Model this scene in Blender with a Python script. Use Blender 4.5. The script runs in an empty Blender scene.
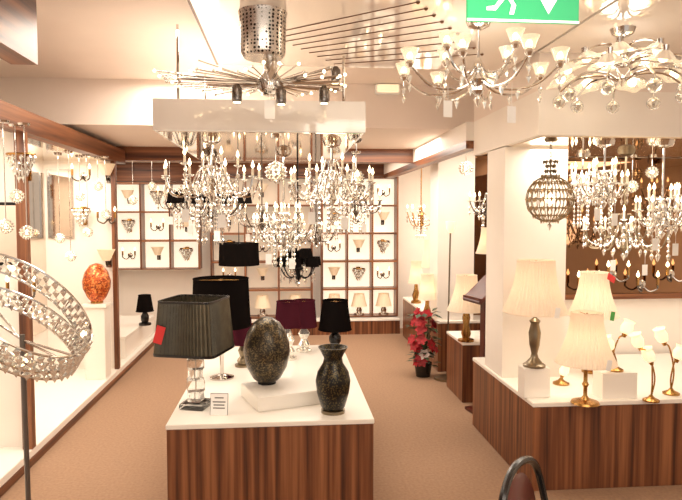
import bpy, bmesh, math, random
from mathutils import Vector, Matrix, Euler
random.seed(7)
S = bpy.context.scene; C = S.collection
S.view_settings.view_transform = 'Standard'
PI = math.pi; F = 620.0
CAM = Vector((0, 0, 1.6))
EUL = Euler((PI/2-math.radians(3.22), 0, -math.radians(5.16)))
ROT = EUL.to_matrix()
FW = ROT @ Vector((0, 0, -1))
def P(px, py, x=None, y=None, z=None):
    d = ROT @ Vector(((px-341)/F, (250-py)/F, -1))
    t = (z-1.6)/d.z if z is not None else (y/d.y if y is not None else x/d.x)
    return CAM + d*t
def upp(p): return (Vector(p)-CAM).dot(FW)/F
# ---------------------------------------------------------------- materials
def lin(c):
    return tuple(((v/255)/12.92 if v/255 <= .04045 else ((v/255+.055)/1.055)**2.4) for v in c) + (1,)
def M(name, rgb, rough=.5, metal=0, emit=0, ecol=None, noise=0, nscale=20, trans=0, bump=0):
    m = bpy.data.materials.new(name); m.use_nodes = True
    nt = m.node_tree; b = nt.nodes['Principled BSDF']
    c = lin(rgb)
    b.inputs['Base Color'].default_value = c
    b.inputs['Roughness'].default_value = rough
    b.inputs['Metallic'].default_value = metal
    if trans: b.inputs['Transmission Weight'].default_value = trans
    if emit:
        b.inputs['Emission Color'].default_value = lin(ecol or rgb)
        b.inputs['Emission Strength'].default_value = emit
        m.cycles.emission_sampling = 'NONE'
    if noise or bump:
        tc = nt.nodes.new('ShaderNodeTexCoord'); n = nt.nodes.new('ShaderNodeTexNoise')
        n.inputs['Scale'].default_value = nscale; n.inputs['Detail'].default_value = 5
        nt.links.new(tc.outputs['Object'], n.inputs['Vector'])
        if noise:
            r = nt.nodes.new('ShaderNodeValToRGB')
            r.color_ramp.elements[0].position = .3; r.color_ramp.elements[1].position = .7
            r.color_ramp.elements[0].color = tuple(v*(1-noise) for v in c[:3])+(1,)
            r.color_ramp.elements[1].color = tuple(min(1, v*(1+noise)) for v in c[:3])+(1,)
            nt.links.new(n.outputs['Fac'], r.inputs['Fac']); nt.links.new(r.outputs['Color'], b.inputs['Base Color'])
        if bump:
            bp = nt.nodes.new('ShaderNodeBump'); bp.inputs['Strength'].default_value = bump
            nt.links.new(n.outputs['Fac'], bp.inputs['Height']); nt.links.new(bp.outputs['Normal'], b.inputs['Normal'])
    return m
def WOOD(name, sc, dark=(66, 34, 20), mid=(118, 70, 42), light=(154, 100, 64)):
    m = bpy.data.materials.new(name); m.use_nodes = True; nt = m.node_tree; b = nt.nodes['Principled BSDF']
    tc = nt.nodes.new('ShaderNodeTexCoord'); mp = nt.nodes.new('ShaderNodeMapping'); n = nt.nodes.new('ShaderNodeTexNoise')
    mp.inputs['Scale'].default_value = sc; n.inputs['Scale'].default_value = 1; n.inputs['Detail'].default_value = 4
    r = nt.nodes.new('ShaderNodeValToRGB'); e = r.color_ramp.elements
    e[0].position = .32; e[0].color = lin(dark); e[1].position = .7; e[1].color = lin(light)
    k = e.new(.5); k.color = lin(mid)
    nt.links.new(tc.outputs['Object'], mp.inputs['Vector']); nt.links.new(mp.outputs['Vector'], n.inputs['Vector'])
    nt.links.new(n.outputs['Fac'], r.inputs['Fac']); nt.links.new(r.outputs['Color'], b.inputs['Base Color'])
    b.inputs['Roughness'].default_value = .38
    return m
def MOSAIC(name, cols, scale):
    m = bpy.data.materials.new(name); m.use_nodes = True; nt = m.node_tree; b = nt.nodes['Principled BSDF']
    tc = nt.nodes.new('ShaderNodeTexCoord'); v = nt.nodes.new('ShaderNodeTexVoronoi'); v.inputs['Scale'].default_value = scale
    r = nt.nodes.new('ShaderNodeValToRGB'); e = r.color_ramp.elements; r.color_ramp.interpolation = 'CONSTANT'
    sp = nt.nodes.new('ShaderNodeSeparateColor')
    e[0].position = 0; e[0].color = lin(cols[0]); e[1].position = .45; e[1].color = lin(cols[1])
    k = e.new(.75); k.color = lin(cols[2])
    nt.links.new(tc.outputs['Object'], v.inputs['Vector']); nt.links.new(v.outputs['Color'], sp.inputs['Color'])
    nt.links.new(sp.outputs['Red'], r.inputs['Fac']); nt.links.new(r.outputs['Color'], b.inputs['Base Color'])
    b.inputs['Roughness'].default_value = .28; b.inputs['Metallic'].default_value = .4
    return m
def PERF(name):
    m = bpy.data.materials.new(name); m.use_nodes = True; nt = m.node_tree; b = nt.nodes['Principled BSDF']
    tc = nt.nodes.new('ShaderNodeTexCoord'); v = nt.nodes.new('ShaderNodeTexVoronoi'); v.inputs['Scale'].default_value = 62; v.inputs['Randomness'].default_value = .3
    r = nt.nodes.new('ShaderNodeValToRGB'); e = r.color_ramp.elements
    e[0].position = .3; e[0].color = lin((40, 32, 28)); e[1].position = .42; e[1].color = lin((205, 195, 185))
    nt.links.new(tc.outputs['Object'], v.inputs['Vector']); nt.links.new(v.outputs['Distance'], r.inputs['Fac']); nt.links.new(r.outputs['Color'], b.inputs['Base Color'])
    b.inputs['Roughness'].default_value = .25; b.inputs['Metallic'].default_value = .8
    return m
def SHADE(name, rgb, emit=0.0, tr=.5, ecol=None):
    m = bpy.data.materials.new(name); m.use_nodes = True; nt = m.node_tree
    nt.nodes.remove(nt.nodes['Principled BSDF']); out = nt.nodes['Material Output']
    d = nt.nodes.new('ShaderNodeBsdfDiffuse'); t = nt.nodes.new('ShaderNodeBsdfTranslucent'); x = nt.nodes.new('ShaderNodeMixShader')
    n = nt.nodes.new('ShaderNodeTexNoise'); n.inputs['Scale'].default_value = 60
    r = nt.nodes.new('ShaderNodeValToRGB'); c = lin(rgb)
    r.color_ramp.elements[0].color = tuple(v*.9 for v in c[:3])+(1,); r.color_ramp.elements[1].color = c
    nt.links.new(n.outputs['Fac'], r.inputs['Fac'])
    nt.links.new(r.outputs['Color'], d.inputs['Color']); nt.links.new(r.outputs['Color'], t.inputs['Color'])
    x.inputs['Fac'].default_value = tr
    nt.links.new(d.outputs[0], x.inputs[1]); nt.links.new(t.outputs[0], x.inputs[2])
    if emit:
        e = nt.nodes.new('ShaderNodeEmission'); e.inputs['Color'].default_value = lin(ecol or rgb); e.inputs['Strength'].default_value = emit
        a = nt.nodes.new('ShaderNodeAddShader'); nt.links.new(x.outputs[0], a.inputs[0]); nt.links.new(e.outputs[0], a.inputs[1])
        nt.links.new(a.outputs[0], out.inputs['Surface']); m.cycles.emission_sampling = 'NONE'
    else: nt.links.new(x.outputs[0], out.inputs['Surface'])
    return m
wallm = M('warm_white_paint', (246, 238, 228), .6, noise=.02, nscale=4)
ceilm = M('ceiling_paint', (240, 225, 213), .7, noise=.02, nscale=3)
floorm = M('tan_carpet', (156, 124, 98), .95, noise=.12, nscale=55, bump=.25)
whitem = M('white_laminate', (246, 240, 230), .22, noise=.01, nscale=5)
panelm = M('gloss_white_panel', (252, 244, 234), .05, .45, noise=.01, nscale=5)
glossw = M('gloss_white_fascia', (250, 244, 236), .08, .1, noise=.01, nscale=5)
goldmir = M('warm_mirror_panel', (244, 232, 214), .05, .95, noise=.03, nscale=8)
brownmir = M('bronze_mirror', (140, 106, 80), .03, 1, noise=.03, nscale=6)
litm = M('self_lit_white_back_panel', (252, 244, 230), .5, emit=.85, ecol=(255, 240, 214), noise=.02, nscale=5)  # emission stands in for shelf strip lights
midm = M('self_lit_cream_back_panel', (226, 204, 180), .3, emit=.3, ecol=(255, 234, 204), noise=.03, nscale=5)  # weaker emission put in to brighten the middle back panel
woodv = WOOD('zebrano_vertical', (34, 34, .8))
woodx = WOOD('walnut_along_x', (.8, 22, 22))
woody = WOOD('walnut_along_y', (22, .8, 22))
chrome = M('chrome', (206, 200, 194), .1, 1, noise=.03)
darkchrome = M('dark_chrome', (118, 110, 104), .25, 1, noise=.08, nscale=80)
brass = M('antique_brass', (176, 134, 78), .26, 1, noise=.1)
pewter = M('pewter', (136, 122, 100), .3, .9, noise=.1)
blackm = M('black_gloss', (18, 15, 14), .25, noise=.1)
blackmetal = M('black_metal', (30, 27, 26), .4, .6, noise=.1)
greymetal = M('grey_metal', (112, 104, 98), .35, .8, noise=.05)
crystal = M('crystal', (236, 230, 222), .03, .75, emit=.06, ecol=(255, 238, 212), noise=.25, nscale=60)  # small emission put in to keep the crystal bright
clear = M('clear_glass', (244, 244, 240), .03, 0, trans=.96, noise=.01)
bulb = M('glowing_bulb', (255, 240, 210), .4, emit=6, ecol=(255, 228, 180), noise=.01)
candle = M('ivory_candle_sleeve', (240, 226, 202), .5, emit=.1, ecol=(255, 228, 190), noise=.02)  # faint emission put into the sleeve, which is no light source
glassshade = M('lit_frosted_glass', (255, 242, 220), .3, emit=.7, ecol=(255, 226, 180), noise=.02)
clearshade = M('clear_lit_glass', (255, 246, 232), .06, 0, trans=.75, emit=.2, ecol=(255, 232, 195), noise=.02)
creamshade = SHADE('cream_pleated_fabric', (248, 236, 220), .1, .45, (255, 228, 196))
whiteshade = SHADE('white_fabric', (252, 240, 222), .15, .5, (255, 226, 186))
blackshade = SHADE('black_fabric', (24, 20, 19), 0, .05)
plumshade = SHADE('plum_fabric', (80, 34, 46), 0, .15)
greenshade = M('pleated_charcoal_olive_silk', (92, 86, 72), .24, .45, noise=.3, nscale=9)
mosd = MOSAIC('dark_gold_mosaic', ((58, 51, 40), (108, 92, 62), (38, 34, 28)), 150)
mosv = MOSAIC('black_gold_mosaic', ((18, 17, 15), (84, 72, 42), (30, 28, 24)), 150)
moso = MOSAIC('amber_mosaic', ((196, 92, 44), (228, 142, 76), (140, 60, 36)), 80)
greenm = M('exit_green', (18, 150, 92), .4, emit=.2, ecol=(18, 150, 92), noise=.02)
signw = M('sign_white', (245, 250, 245), .4, emit=.4, noise=.01)
paper = M('white_card', (250, 248, 244), .6, noise=.01)
ink = M('grey_print', (110, 104, 100), .6, noise=.02)
redtag = M('red_tag', (205, 40, 40), .5, noise=.03)
greentag = M('green_tag', (60, 150, 60), .5, noise=.03)
redpetal = M('red_petal', (170, 24, 36), .55, noise=.2)
whitepetal = M('white_petal', (240, 226, 220), .55, noise=.05)
leafm = M('dark_leaf', (40, 60, 30), .5, noise=.25)
mahog = M('mahogany', (84, 32, 22), .3, noise=.2, nscale=14)
mirrorm = M('silver_mirror', (225, 214, 202), .04, 1, noise=.02)
slotm = M('bronze_slot', (104, 68, 42), .4, .2, noise=.1)
# ---------------------------------------------------------------- mesh helpers
def cr(pts, k=6):
    pts = [Vector(p) for p in pts]; out = []
    for i in range(len(pts)-1):
        p0 = pts[max(i-1, 0)]; p1 = pts[i]; p2 = pts[i+1]; p3 = pts[min(i+2, len(pts)-1)]
        for j in range(k):
            t = j/k
            out.append(.5*((2*p1)+(p2-p0)*t+(2*p0-5*p1+4*p2-p3)*t*t+(3*p1-p0-3*p2+p3)*t**3))
    out.append(pts[-1]); return out
class MB:
    def __init__(s): s.bm = bmesh.new()
    def box(s, c, d, rz=0, rot=None, bev=0):
        m = Matrix.Translation(c) @ (rot.to_matrix().to_4x4() if rot else Matrix.Rotation(rz, 4, 'Z')) @ Matrix.Diagonal((d[0], d[1], d[2], 1))
        r = bmesh.ops.create_cube(s.bm, size=1, matrix=m)
        if bev:
            es = list({e for v in r['verts'] for e in v.link_edges})
            bmesh.ops.bevel(s.bm, geom=es, offset=bev, segments=2, affect='EDGES')
        return s
    def lathe(s, prof, c=(0, 0, 0), n=20, f=None, mat=None):
        c = Vector(c); rings = []
        for (r, z) in prof:
            ring = []
            for i in range(n):
                a = 2*PI*i/n; q = max(r, 1e-5)*(f(a) if f else 1)
                v = Vector((q*math.cos(a), q*math.sin(a), z))
                if mat: v = mat @ v
                ring.append(s.bm.verts.new(v+c))
            rings.append(ring)
        for A, B in zip(rings, rings[1:]):
            for i in range(n): s.bm.faces.new((A[i], A[(i+1) % n], B[(i+1) % n], B[i]))
        return s
    def solid(s, prof, c=(0, 0, 0), n=20, f=None, mat=None):
        return s.lathe([(0, prof[0][1])]+list(prof)+[(0, prof[-1][1])], c, n, f, mat)
    def tube(s, pts, r, n=6, r1=None):
        pts = [Vector(p) for p in pts]; rings = []
        for i, p in enumerate(pts):
            t = (pts[min(i+1, len(pts)-1)]-pts[max(i-1, 0)]).normalized()
            up = Vector((0, 0, 1)) if abs(t.z) < .9 else Vector((1, 0, 0))
            a = t.cross(up).normalized(); b = t.cross(a)
            q = r if r1 is None else r+(r1-r)*i/(len(pts)-1)
            rings.append([s.bm.verts.new(p+(a*math.cos(2*PI*k/n)+b*math.sin(2*PI*k/n))*q) for k in range(n)])
        for A, B in zip(rings, rings[1:]):
            for k in range(n): s.bm.faces.new((A[k], A[(k+1) % n], B[(k+1) % n], B[k]))
        s.bm.faces.new(rings[0][::-1]); s.bm.faces.new(rings[-1]); return s
    def ball(s, c, r, n=10, sz=1):
        bmesh.ops.create_uvsphere(s.bm, u_segments=n, v_segments=max(6, n*2//3), radius=r, matrix=Matrix.Translation(c) @ Matrix.Diagonal((1, 1, sz, 1))); return s
    def octa(s, c, r, h, n=6):
        c = Vector(c); t = s.bm.verts.new(c+Vector((0, 0, h*.35))); b = s.bm.verts.new(c-Vector((0, 0, h*.65)))
        R = [s.bm.verts.new(c+Vector((r*math.cos(2*PI*i/n), r*math.sin(2*PI*i/n), 0))) for i in range(n)]
        for i in range(n):
            s.bm.faces.new((R[i], R[(i+1) % n], t)); s.bm.faces.new((R[(i+1) % n], R[i], b))
        return s
    def torus(s, c, R, r, rot=None, n=28, m=6, sy=1):
        M3 = rot.to_matrix() if rot else Matrix.Identity(3)
        rings = []
        for i in range(n):
            a = 2*PI*i/n; d = Vector((math.cos(a), math.sin(a)*sy, 0))
            rings.append([s.bm.verts.new(Vector(c)+M3 @ (d*(R+r*math.cos(2*PI*k/m))+Vector((0, 0, r*math.sin(2*PI*k/m))))) for k in range(m)])
        for i in range(n):
            A = rings[i]; B = rings[(i+1) % n]
            for k in range(m): s.bm.faces.new((A[k], A[(k+1) % m], B[(k+1) % m], B[k]))
        return s
    def poly(s, pts): s.bm.faces.new([s.bm.verts.new(p) for p in pts]); return s
def obj(name, mb, mat, parent=None, smooth=True, loc=None):
    bm = mb.bm
    bmesh.ops.remove_doubles(bm, verts=bm.verts, dist=2e-5)
    bmesh.ops.recalc_face_normals(bm, faces=bm.faces)
    me = bpy.data.meshes.new(name); bm.to_mesh(me); bm.free()
    if smooth:
        for p in me.polygons: p.use_smooth = True
        try: me.set_sharp_from_angle(angle=math.radians(40))
        except Exception: pass
    me.materials.append(mat)
    o = bpy.data.objects.new(name, me); C.objects.link(o)
    if parent: o.parent = parent
    if loc is not None: o.location = loc
    return o
def tag(o, label, cat, group=None):
    o['label'] = label; o['category'] = cat
    if group: o['group'] = group
    return o
def thing(name, label, cat, loc=(0, 0, 0), rz=0, group=None):
    o = bpy.data.objects.new(name, None); C.objects.link(o); o.empty_display_size = .05
    o.location = loc; o.rotation_euler = (0, 0, rz); return tag(o, label, cat, group)
def struct(name, mb, mat, parent=None, smooth=False):
    o = obj(name, mb, mat, parent, smooth)
    if not parent: o['kind'] = 'structure'
    return o
def children(o): return list(o.children)
def copytree(o, parent=None):
    c = o.copy(); C.objects.link(c)
    if parent: c.parent = parent
    for ch in children(o): copytree(ch, c)
    return c
def spin(first, n):
    a0 = first.rotation_euler.z
    for k in range(1, n):
        c = copytree(first, first.parent); c.rotation_euler.z = a0+2*PI*k/n
LC = (1, .895, .77); GAIN = .78
def light(kind, loc, power, size=.1, col=LC, sy=None, rot=(0, 0, 0)):
    l = bpy.data.lights.new('lamp_and_fill_light', kind); l.energy = power*GAIN; l.color = col  # shared by lamp bulbs and added area fills that have no fitting
    if kind == 'AREA':
        l.size = size
        if sy: l.shape = 'RECTANGLE'; l.size_y = sy
    else: l.shadow_soft_size = size
    o = bpy.data.objects.new('light', l); C.objects.link(o); o.location = loc; o.rotation_euler = rot; return o
def bx(x0, x1, y0, y1, z0, z1, bev=0): return MB().box(((x0+x1)/2, (y0+y1)/2, (z0+z1)/2), (x1-x0, y1-y0, z1-z0), bev=bev)
# ---------------------------------------------------------------- room
struct('floor', bx(-2.6, 4, -1.5, 8.8, -.1, 0), floorm)
struct('wall_left', bx(-2.4, -2.3, -1.5, 8.7, 0, 2.65), wallm)
struct('wall_right', bx(3.6, 3.7, -1.5, 8.7, 0, 2.65), wallm)
struct('wall_back', bx(-2.4, 3.7, 8.6, 8.7, 0, 2.65), wallm)
struct('ceiling', bx(-2.4, 3.7, -1.5, 5.0, 2.65, 2.75), ceilm)
struct('ceiling_far', bx(-2.4, 3.7, 5.0, 8.7, 2.3, 2.75), ceilm)
struct('wall_left_partition', bx(-2.3, -1.66, 4.12, 4.17, .1, 2.12), wallm)
struct('wall_left_divider', bx(-2.3, -1.64, 6.2, 6.28, .1, 2.12), wallm)
struct('trim_1', bx(-1.68, -1.62, 4.06, 4.12, .1, 2.12), woodv)              # wooden post
struct('trim_14', bx(-1.66, -1.62, 6.14, 6.2, .1, 2.12), woodv)
struct('trim_2', bx(-1.72, -1.62, 1.0, 6.55, 2.12, 2.26), woody)            # left wooden fascia
struct('trim_3', bx(-2.3, -1.72, 1.0, 6.55, 2.12, 2.18), goldmir)           # mirrored bay soffit
struct('trim_4', bx(-2.3, 1.36, 6.55, 6.65, 2.16, 2.3), woodx)              # cross beam
struct('wall_mirror_2', bx(-2.298, -2.29, 4.2, 6.18, .5, 2.0), mirrorm)          # mirrored back of the left bay
c = P(38, 65, z=2.3)
struct('trim_5', bx(c.x-.12, c.x, .6, c.y, 2.3, 2.65), woody)
struct('trim_6', bx(c.x-.9, c.x-.12, .6, c.y, 2.32, 2.38), wallm)
# upper glossy panel with bronze rods
a = P(190, 0, z=2.5).x
pan = thing('ceiling_panel', 'large glossy white ceiling panel with long diagonal bronze rods', 'ceiling panel', (.36, 2.5, 2.5))
obj('panel', bx(a-.36, 1.38-.36, 1.0-2.5, 3.82-2.5, 0, .06), panelm, pan, False)
obj('edge_trim', bx(a-.36-.012, a-.36, 1.0-2.5, 3.82-2.5, -.002, .06), slotm, pan, False)
obj('mount', bx(a+.2-.36, .8-.36, 1.3-2.5, 3.5-2.5, .06, .15), wallm, pan, False)
for i in range(9):
    t = i/8
    p = P(268+66*t, 34+30*t, z=2.4995)-pan.location; q = P(418+64*t, 2+52*t, z=2.4995)-pan.location
    obj('rod', MB().tube([p, q], .003, 6).ball(q, .01, 8), slotm, pan)
brd = thing('ceiling_board', 'white ceiling board carrying the flower-shaded chandelier at top right', 'ceiling board', (1.8, 2.9, 2.5))
obj('panel', bx(-.4, .6, -.5, .48, 0, .05), panelm, brd, False); obj('mount', bx(-.3, .5, -.4, .4, .05, .15), wallm, brd, False)
# bulkhead over the centre plinth
A = P(153, 131, z=2.04); B = P(368, 131, z=2.04)
by0, by1 = A.y, A.y+1.8
bh = thing('hanging_bulkhead', 'white suspended lighting bulkhead above the centre plinth', 'bulkhead', ((A.x+B.x)/2, (by0+by1)/2, 2.04))
hw = (B.x-A.x)/2
obj('body', bx(-hw, hw, -.9, .9, .006, .17), glossw, bh, False)
obj('mirror_panel', bx(-hw+.02, hw-.02, -.88, .88, 0, .006), goldmir, bh, False)
for sx in (-1, 1):
    for yy, zt in ((-.7, .61), (.5, .61)):
        obj('hanger_rod', MB().tube([(sx*(hw-.1), yy, .17), (sx*(hw-.1), yy, zt)], .008), chrome, bh)
# right bulkheads
struct('trim_7', bx(1.42, 3.6, 3.4, 4.6, 2.05, 2.3), wallm)
struct('trim_15', bx(1.46, 3.56, 3.44, 4.58, 2.044, 2.05), goldmir)
struct('trim_8', bx(1.36, 1.46, 4.6, 8.6, 2.1, 2.16), woody)
struct('trim_16', bx(1.36, 1.46, 4.6, 8.6, 2.16, 2.3), wallm)
struct('trim_9', bx(1.42, 3.6, 3.4, 4.6, 2.3, 2.65), ceilm)
struct('wall_right_display', bx(1.81, 3.6, 4.6, 4.66, 0, 2.3), wallm)
struct('wall_right_mirror', bx(1.85, 3.58, 4.585, 4.6, .99, 2.04), brownmir)
struct('trim_10', bx(1.83, 3.58, 4.56, 4.6, .95, .99), woodx)
c0 = P(503, 300, y=3.95).x; c1 = P(565, 300, y=3.95).x
struct('wall_column_front', bx(c0, c1, 3.95, 4.3, .52, 2.044), wallm)
struct('wall_column_far', bx(1.55, 1.93, 6.2, 6.55, .52, 2.3), wallm)
struct('wall_mirror_3', bx(1.93, 2.5, 6.5, 6.54, .52, 2.3), brownmir)            # dark mirror between the white columns
struct('wall_right_far', bx(2.5, 2.56, 5.0, 8.6, 0, 2.3), wallm)
struct('wall_mirror_1', bx(2.47, 2.5, 5.0, 6.1, .7, 2.1), brownmir)  # bronze mirror on the far right wall
# ---------------------------------------------------------------- plinths
def plinth(label, x0, x1, y0, y1, h, body=woodv, topt=.025):
    t = thing('display_plinth', label, 'plinth', ((x0+x1)/2, (y0+y1)/2, 0)); w = (x1-x0)/2; d = (y1-y0)/2
    obj('body', bx(-w, w, -d, d, 0, h-topt, .003), body, t, False)
    obj('top', bx(-w-.004, w+.004, -d-.004, d+.004, h-topt, h, .003), whitem, t, False)
    return t
H = .52
a = P(167, 424, z=H); b = P(374, 420, z=H)
plinth('striped wood centre plinth with white top, standing alone in the aisle', a.x, b.x, (a.y+b.y)/2, (a.y+b.y)/2+1.9, H)
plinth('large striped wood plinth at right carrying cream lamps and the white column', 1.42, 3.55, 3.4, 4.55, H)
plinth('short white-topped plinth behind the lectern, carrying cream lamps', 1.5, 2.4, 5.1, 5.62, H)
plinth('far right wood plinth directly behind the red flowers', 1.55, 2.48, 6.15, 8.05, H)
plt = thing('display_platform', 'long low white platform with wooden edge along the left wall', 'platform', (-1.955, 4.7, 0))
obj('top', bx(-.335, .335, -3.7, 3.4, .05, .1, .003), whitem, plt, False)
obj('wood_edge', bx(-.335, .34, -3.7, 3.405, 0, .05), woody, plt, False)
t = thing('display_block', 'white raised block at the far end of the left platform', 'display block', (-1.93, 7.3, .1))
obj('body', bx(-.3, .26, -.7, .7, 0, .2, .004), whitem, t, False); obj('top', bx(-.305, .265, -.705, .705, .2, .23, .004), whitem, t, False)
t = thing('base_cabinet', 'low wooden base running beneath the back wall shelves', 'cabinet base', (.25, 8.34, 0))
obj('body', bx(-1.3, 1.29, -.14, .24, 0, .18), woodv, t, False); obj('counter', bx(-1.31, 1.29, -.15, .24, .18, .2, .003), whitem, t, False)
# ---------------------------------------------------------------- wall cabinets with sconces
def sconce(kind, loc, label, group):
    t = thing('wall_sconce', label, 'wall light', loc, 0, group)
    if kind == 0:
        obj('backplate', MB().solid([(.03, 0), (.035, .006), (.015, .014)], n=12, mat=Matrix.Rotation(PI/2, 3, 'X')), chrome, t)
        for s in (-1, 1):
            ar = obj('arm', MB().tube(cr([(0, -.01, 0), (s*.03, -.06, -.05), (s*.075, -.09, -.03), (s*.08, -.09, .0)]), .007, 6), darkchrome, t)
            obj('candle_sleeve', MB().solid([(.011, 0), (.011, .06)], (s*.08, -.09, 0), 8), brass, ar)
            obj('bulb', MB().lathe([(0, .06), (.013, .075), (.01, .09), (0, .115)], (s*.08, -.09, 0), 8), bulb, ar)
    elif kind == 1:
        obj('backplate', MB().box((0, -.006, 0), (.05, .012, .14), bev=.004), darkchrome, t)
        obj('arm', MB().tube(cr([(0, -.01, -.02), (0, -.07, -.05), (0, -.09, .0)]), .009, 6), darkchrome, t)
        obj('shade', MB().lathe([(.035, 0), (.085, .11), (.082, .11), (.032, 0)], (0, -.09, 0), 16), whiteshade, t)
    else:
        obj('backplate', MB().box((0, -.006, .02), (.06, .012, .18), bev=.004), brass, t)
        m = MB().tube([(0, -.02, .08), (0, -.08, .08), (0, -.08, -.06)], .004, 5)
        for r, z, n in ((.08, .07, 10), (.06, .03, 8), (.04, -.01, 6), (.014, -.05, 2)):
            for i in range(n):
                an = 2*PI*i/n; m.octa((r*math.cos(an), -.09+r*math.sin(an)*.7, z), .015, .06)
        obj('crystal_basket', m, crystal, t, False)
        obj('rim', MB().torus((0, -.09, .09), .08, .008, sy=.7), brass, t)
    return t
ORD = ['first', 'second', 'third', 'fourth', 'fifth', 'sixth', 'seventh', 'eighth']
def cabinet(x0, x1, z0, cols, rows, ch, label, where, seed, skip=0, back=None):
    d = .24; t = thing('wall_shelf_unit', label, 'shelf unit', ((x0+x1)/2, 8.6, z0)); w = (x1-x0)/2; h = ch*rows; cw = (x1-x0)/cols; T = .024
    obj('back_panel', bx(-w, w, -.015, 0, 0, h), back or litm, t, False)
    for k in range(cols+1): obj('divider', bx(-w+k*cw-T/2, -w+k*cw+T/2, -d, -.015, 0, h+T/2), woodv, t, False)
    for k in range(rows+1):
        for j in range(cols): obj('shelf', bx(-w+j*cw+T/2, -w+(j+1)*cw-T/2, -d, -.015, k*ch-T/2 if k else 0, k*ch+T/2), woodx, t, False)
    kn = ['two-candle chrome wall light', 'white cone wall light', 'crystal basket wall light']
    rn = {3: ['bottom', 'middle', 'top'], 5: ['bottom', 'second-lowest', 'middle', 'second-highest', 'top']}[rows]
    for r in range(skip, rows):
        for j in range(cols):
            k = (r*2+j+seed) % 3
            sconce(k, (x0+(j+.5)*cw, 8.585, z0+(r+.48)*ch), f'{kn[k]}, {rn[r]} row, {ORD[j]} cell from left, {where} back shelf unit', f'wall lights in the {where} back shelf unit')
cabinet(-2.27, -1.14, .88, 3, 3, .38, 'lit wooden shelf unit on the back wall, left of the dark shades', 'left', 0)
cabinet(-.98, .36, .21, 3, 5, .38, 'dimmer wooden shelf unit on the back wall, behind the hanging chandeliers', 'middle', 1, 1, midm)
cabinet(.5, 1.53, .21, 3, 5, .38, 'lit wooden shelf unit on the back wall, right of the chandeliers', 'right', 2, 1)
struct('trim_12', bx(-1.1, 1.36, 8.5, 8.6, 2.14, 2.3), woodx)
struct('trim_13', bx(-2.3, -1.1, 8.5, 8.6, 2.05, 2.3), woodx)
# wall lights on the left dividers
k = 0
for row, pz in (('upper', 176), ('middle', 218), ('lower', 260)):
    for col_, px in (('left', 84), ('right', 109)):
        if row == 'lower' and col_ == 'left': continue
        q = P(px, pz, y=6.2); sconce(k % 3, (q.x, 6.2, q.z), ['two-candle chrome', 'white cone', 'crystal basket'][k % 3]+f' wall light, {row} {col_} one on the far left divider', 'wall lights on the far left divider'); k += 1
q = P(27, 290, y=4.12); sconce(0, (q.x, 4.12, q.z), 'two-candle chrome wall light below the dark mirror on near left partition', 'wall lights on the near left partition')
q = P(27, 170, y=4.12); sconce(2, (q.x, 4.12, q.z), 'crystal basket wall light above the dark mirror on near left partition', 'wall lights on the near left partition')
# ---------------------------------------------------------------- table lamps
def pleat(n, amp): return lambda a: 1+amp*math.cos(n*a)
def lamp(px, py, z, label, stem, stem_mat, shade, shade_mat, base=None, pl=None, n=32, lit=0, group=None, name='table_lamp', at=None, tagm=None, tag2=None):
    p = P(px, py, z=z) if at is None else Vector(at); u = upp(p); t = thing(name, label, 'lamp', p, 0, group)
    (rb, rt, h0, h1) = [v*u for v in shade]
    if base: obj('base', MB().solid([(r*u, h*u) for r, h in base], n=24), stem_mat, t)
    obj('stem', MB().solid([(r*u, h*u) for r, h in stem], n=20), stem_mat, t)
    obj('lamp_holder', MB().solid([(.012, h0-.02), (.012, h0+.04)], n=10), brass, t)
    f = pleat(*pl) if pl else None; nn = pl[0]*4 if pl else n
    ex = 1.8 if pl else 1.0
    prof = [(rt+(rb-rt)*(1-k/8)**ex, h0+(h1-h0)*k/8) for k in range(9)]
    sh = obj('shade', MB().lathe(prof+[(r-.002, h) for r, h in prof[::-1]], n=nn, f=f), shade_mat, t)
    for rr, hh in ((rb, h0), (rt, h1)): obj('shade_trim', MB().torus((0, 0, hh), rr, .004, n=36), shade_mat, sh)
    obj('shade_ring', MB().torus((0, 0, h1-.01), .014, .002).tube([(-rt, 0, h1-.01), (rt, 0, h1-.01)], .0015).tube([(0, -rt, h1-.01), (0, rt, h1-.01)], .0015).tube([(0, 0, h0), (0, 0, h1)], .003), brass, t)
    obj('bulb', MB().ball((0, 0, h0*.45+h1*.55), min(.03, rt*.5), 12, 1.2), bulb if lit else glassshade, t)
    if lit: light('POINT', p+Vector((0, 0, h0*.6+h1*.4)), lit, .03)
    if tagm: obj('price_tag', MB().box((rb*.3, -rb*.97, h0+.02), (.035, .002, .06), rot=Euler((0, .2, .3))), tagm, t, False)
    if tag2: obj('price_tag', MB().box((rb*.4, -rb*.62, h1-.03), (.07, .003, .045), rot=Euler((-.2, .5, .3))), tag2, t, False)
    return t
p = P(196, 407, z=H); u = upp(p)
t = thing('table_lamp', 'crystal-stem lamp with square pleated charcoal-olive shade, front left of plinth', 'lamp', p, math.radians(-16))
obj('base', MB().box((0, 0, 3*u), (25*u, 25*u, 6*u), bev=.004), clear, t, False)
for i, (w, h0, h1) in enumerate(((13, 6, 17), (17, 17, 29), (12, 29, 39), (16, 39, 49), (9, 49, 56))):
    obj('crystal_block', MB().box((0, 0, (h0+h1)/2*u), (w*u, w*u, (h1-h0-.6)*u), rz=.5*(i % 2), bev=.005), clear, t, False)
obj('stem', MB().tube([(0, 0, 6*u), (0, 0, 57*u)], .004, 8), chrome, t)
def sq(a):
    c_, s_ = abs(math.cos(a)), abs(math.sin(a)); return (1/(c_**10+s_**10)**.1)*(1+.024*math.cos(64*a))
def sq0(a):
    c_, s_ = abs(math.cos(a)), abs(math.sin(a)); return 1/(c_**10+s_**10)**.1
sh = obj('shade', MB().lathe([(31*u, 57*u), (27*u, 109*u), (26.6*u, 109*u), (30.6*u, 57*u)], n=384, f=sq), greenshade, t)
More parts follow.
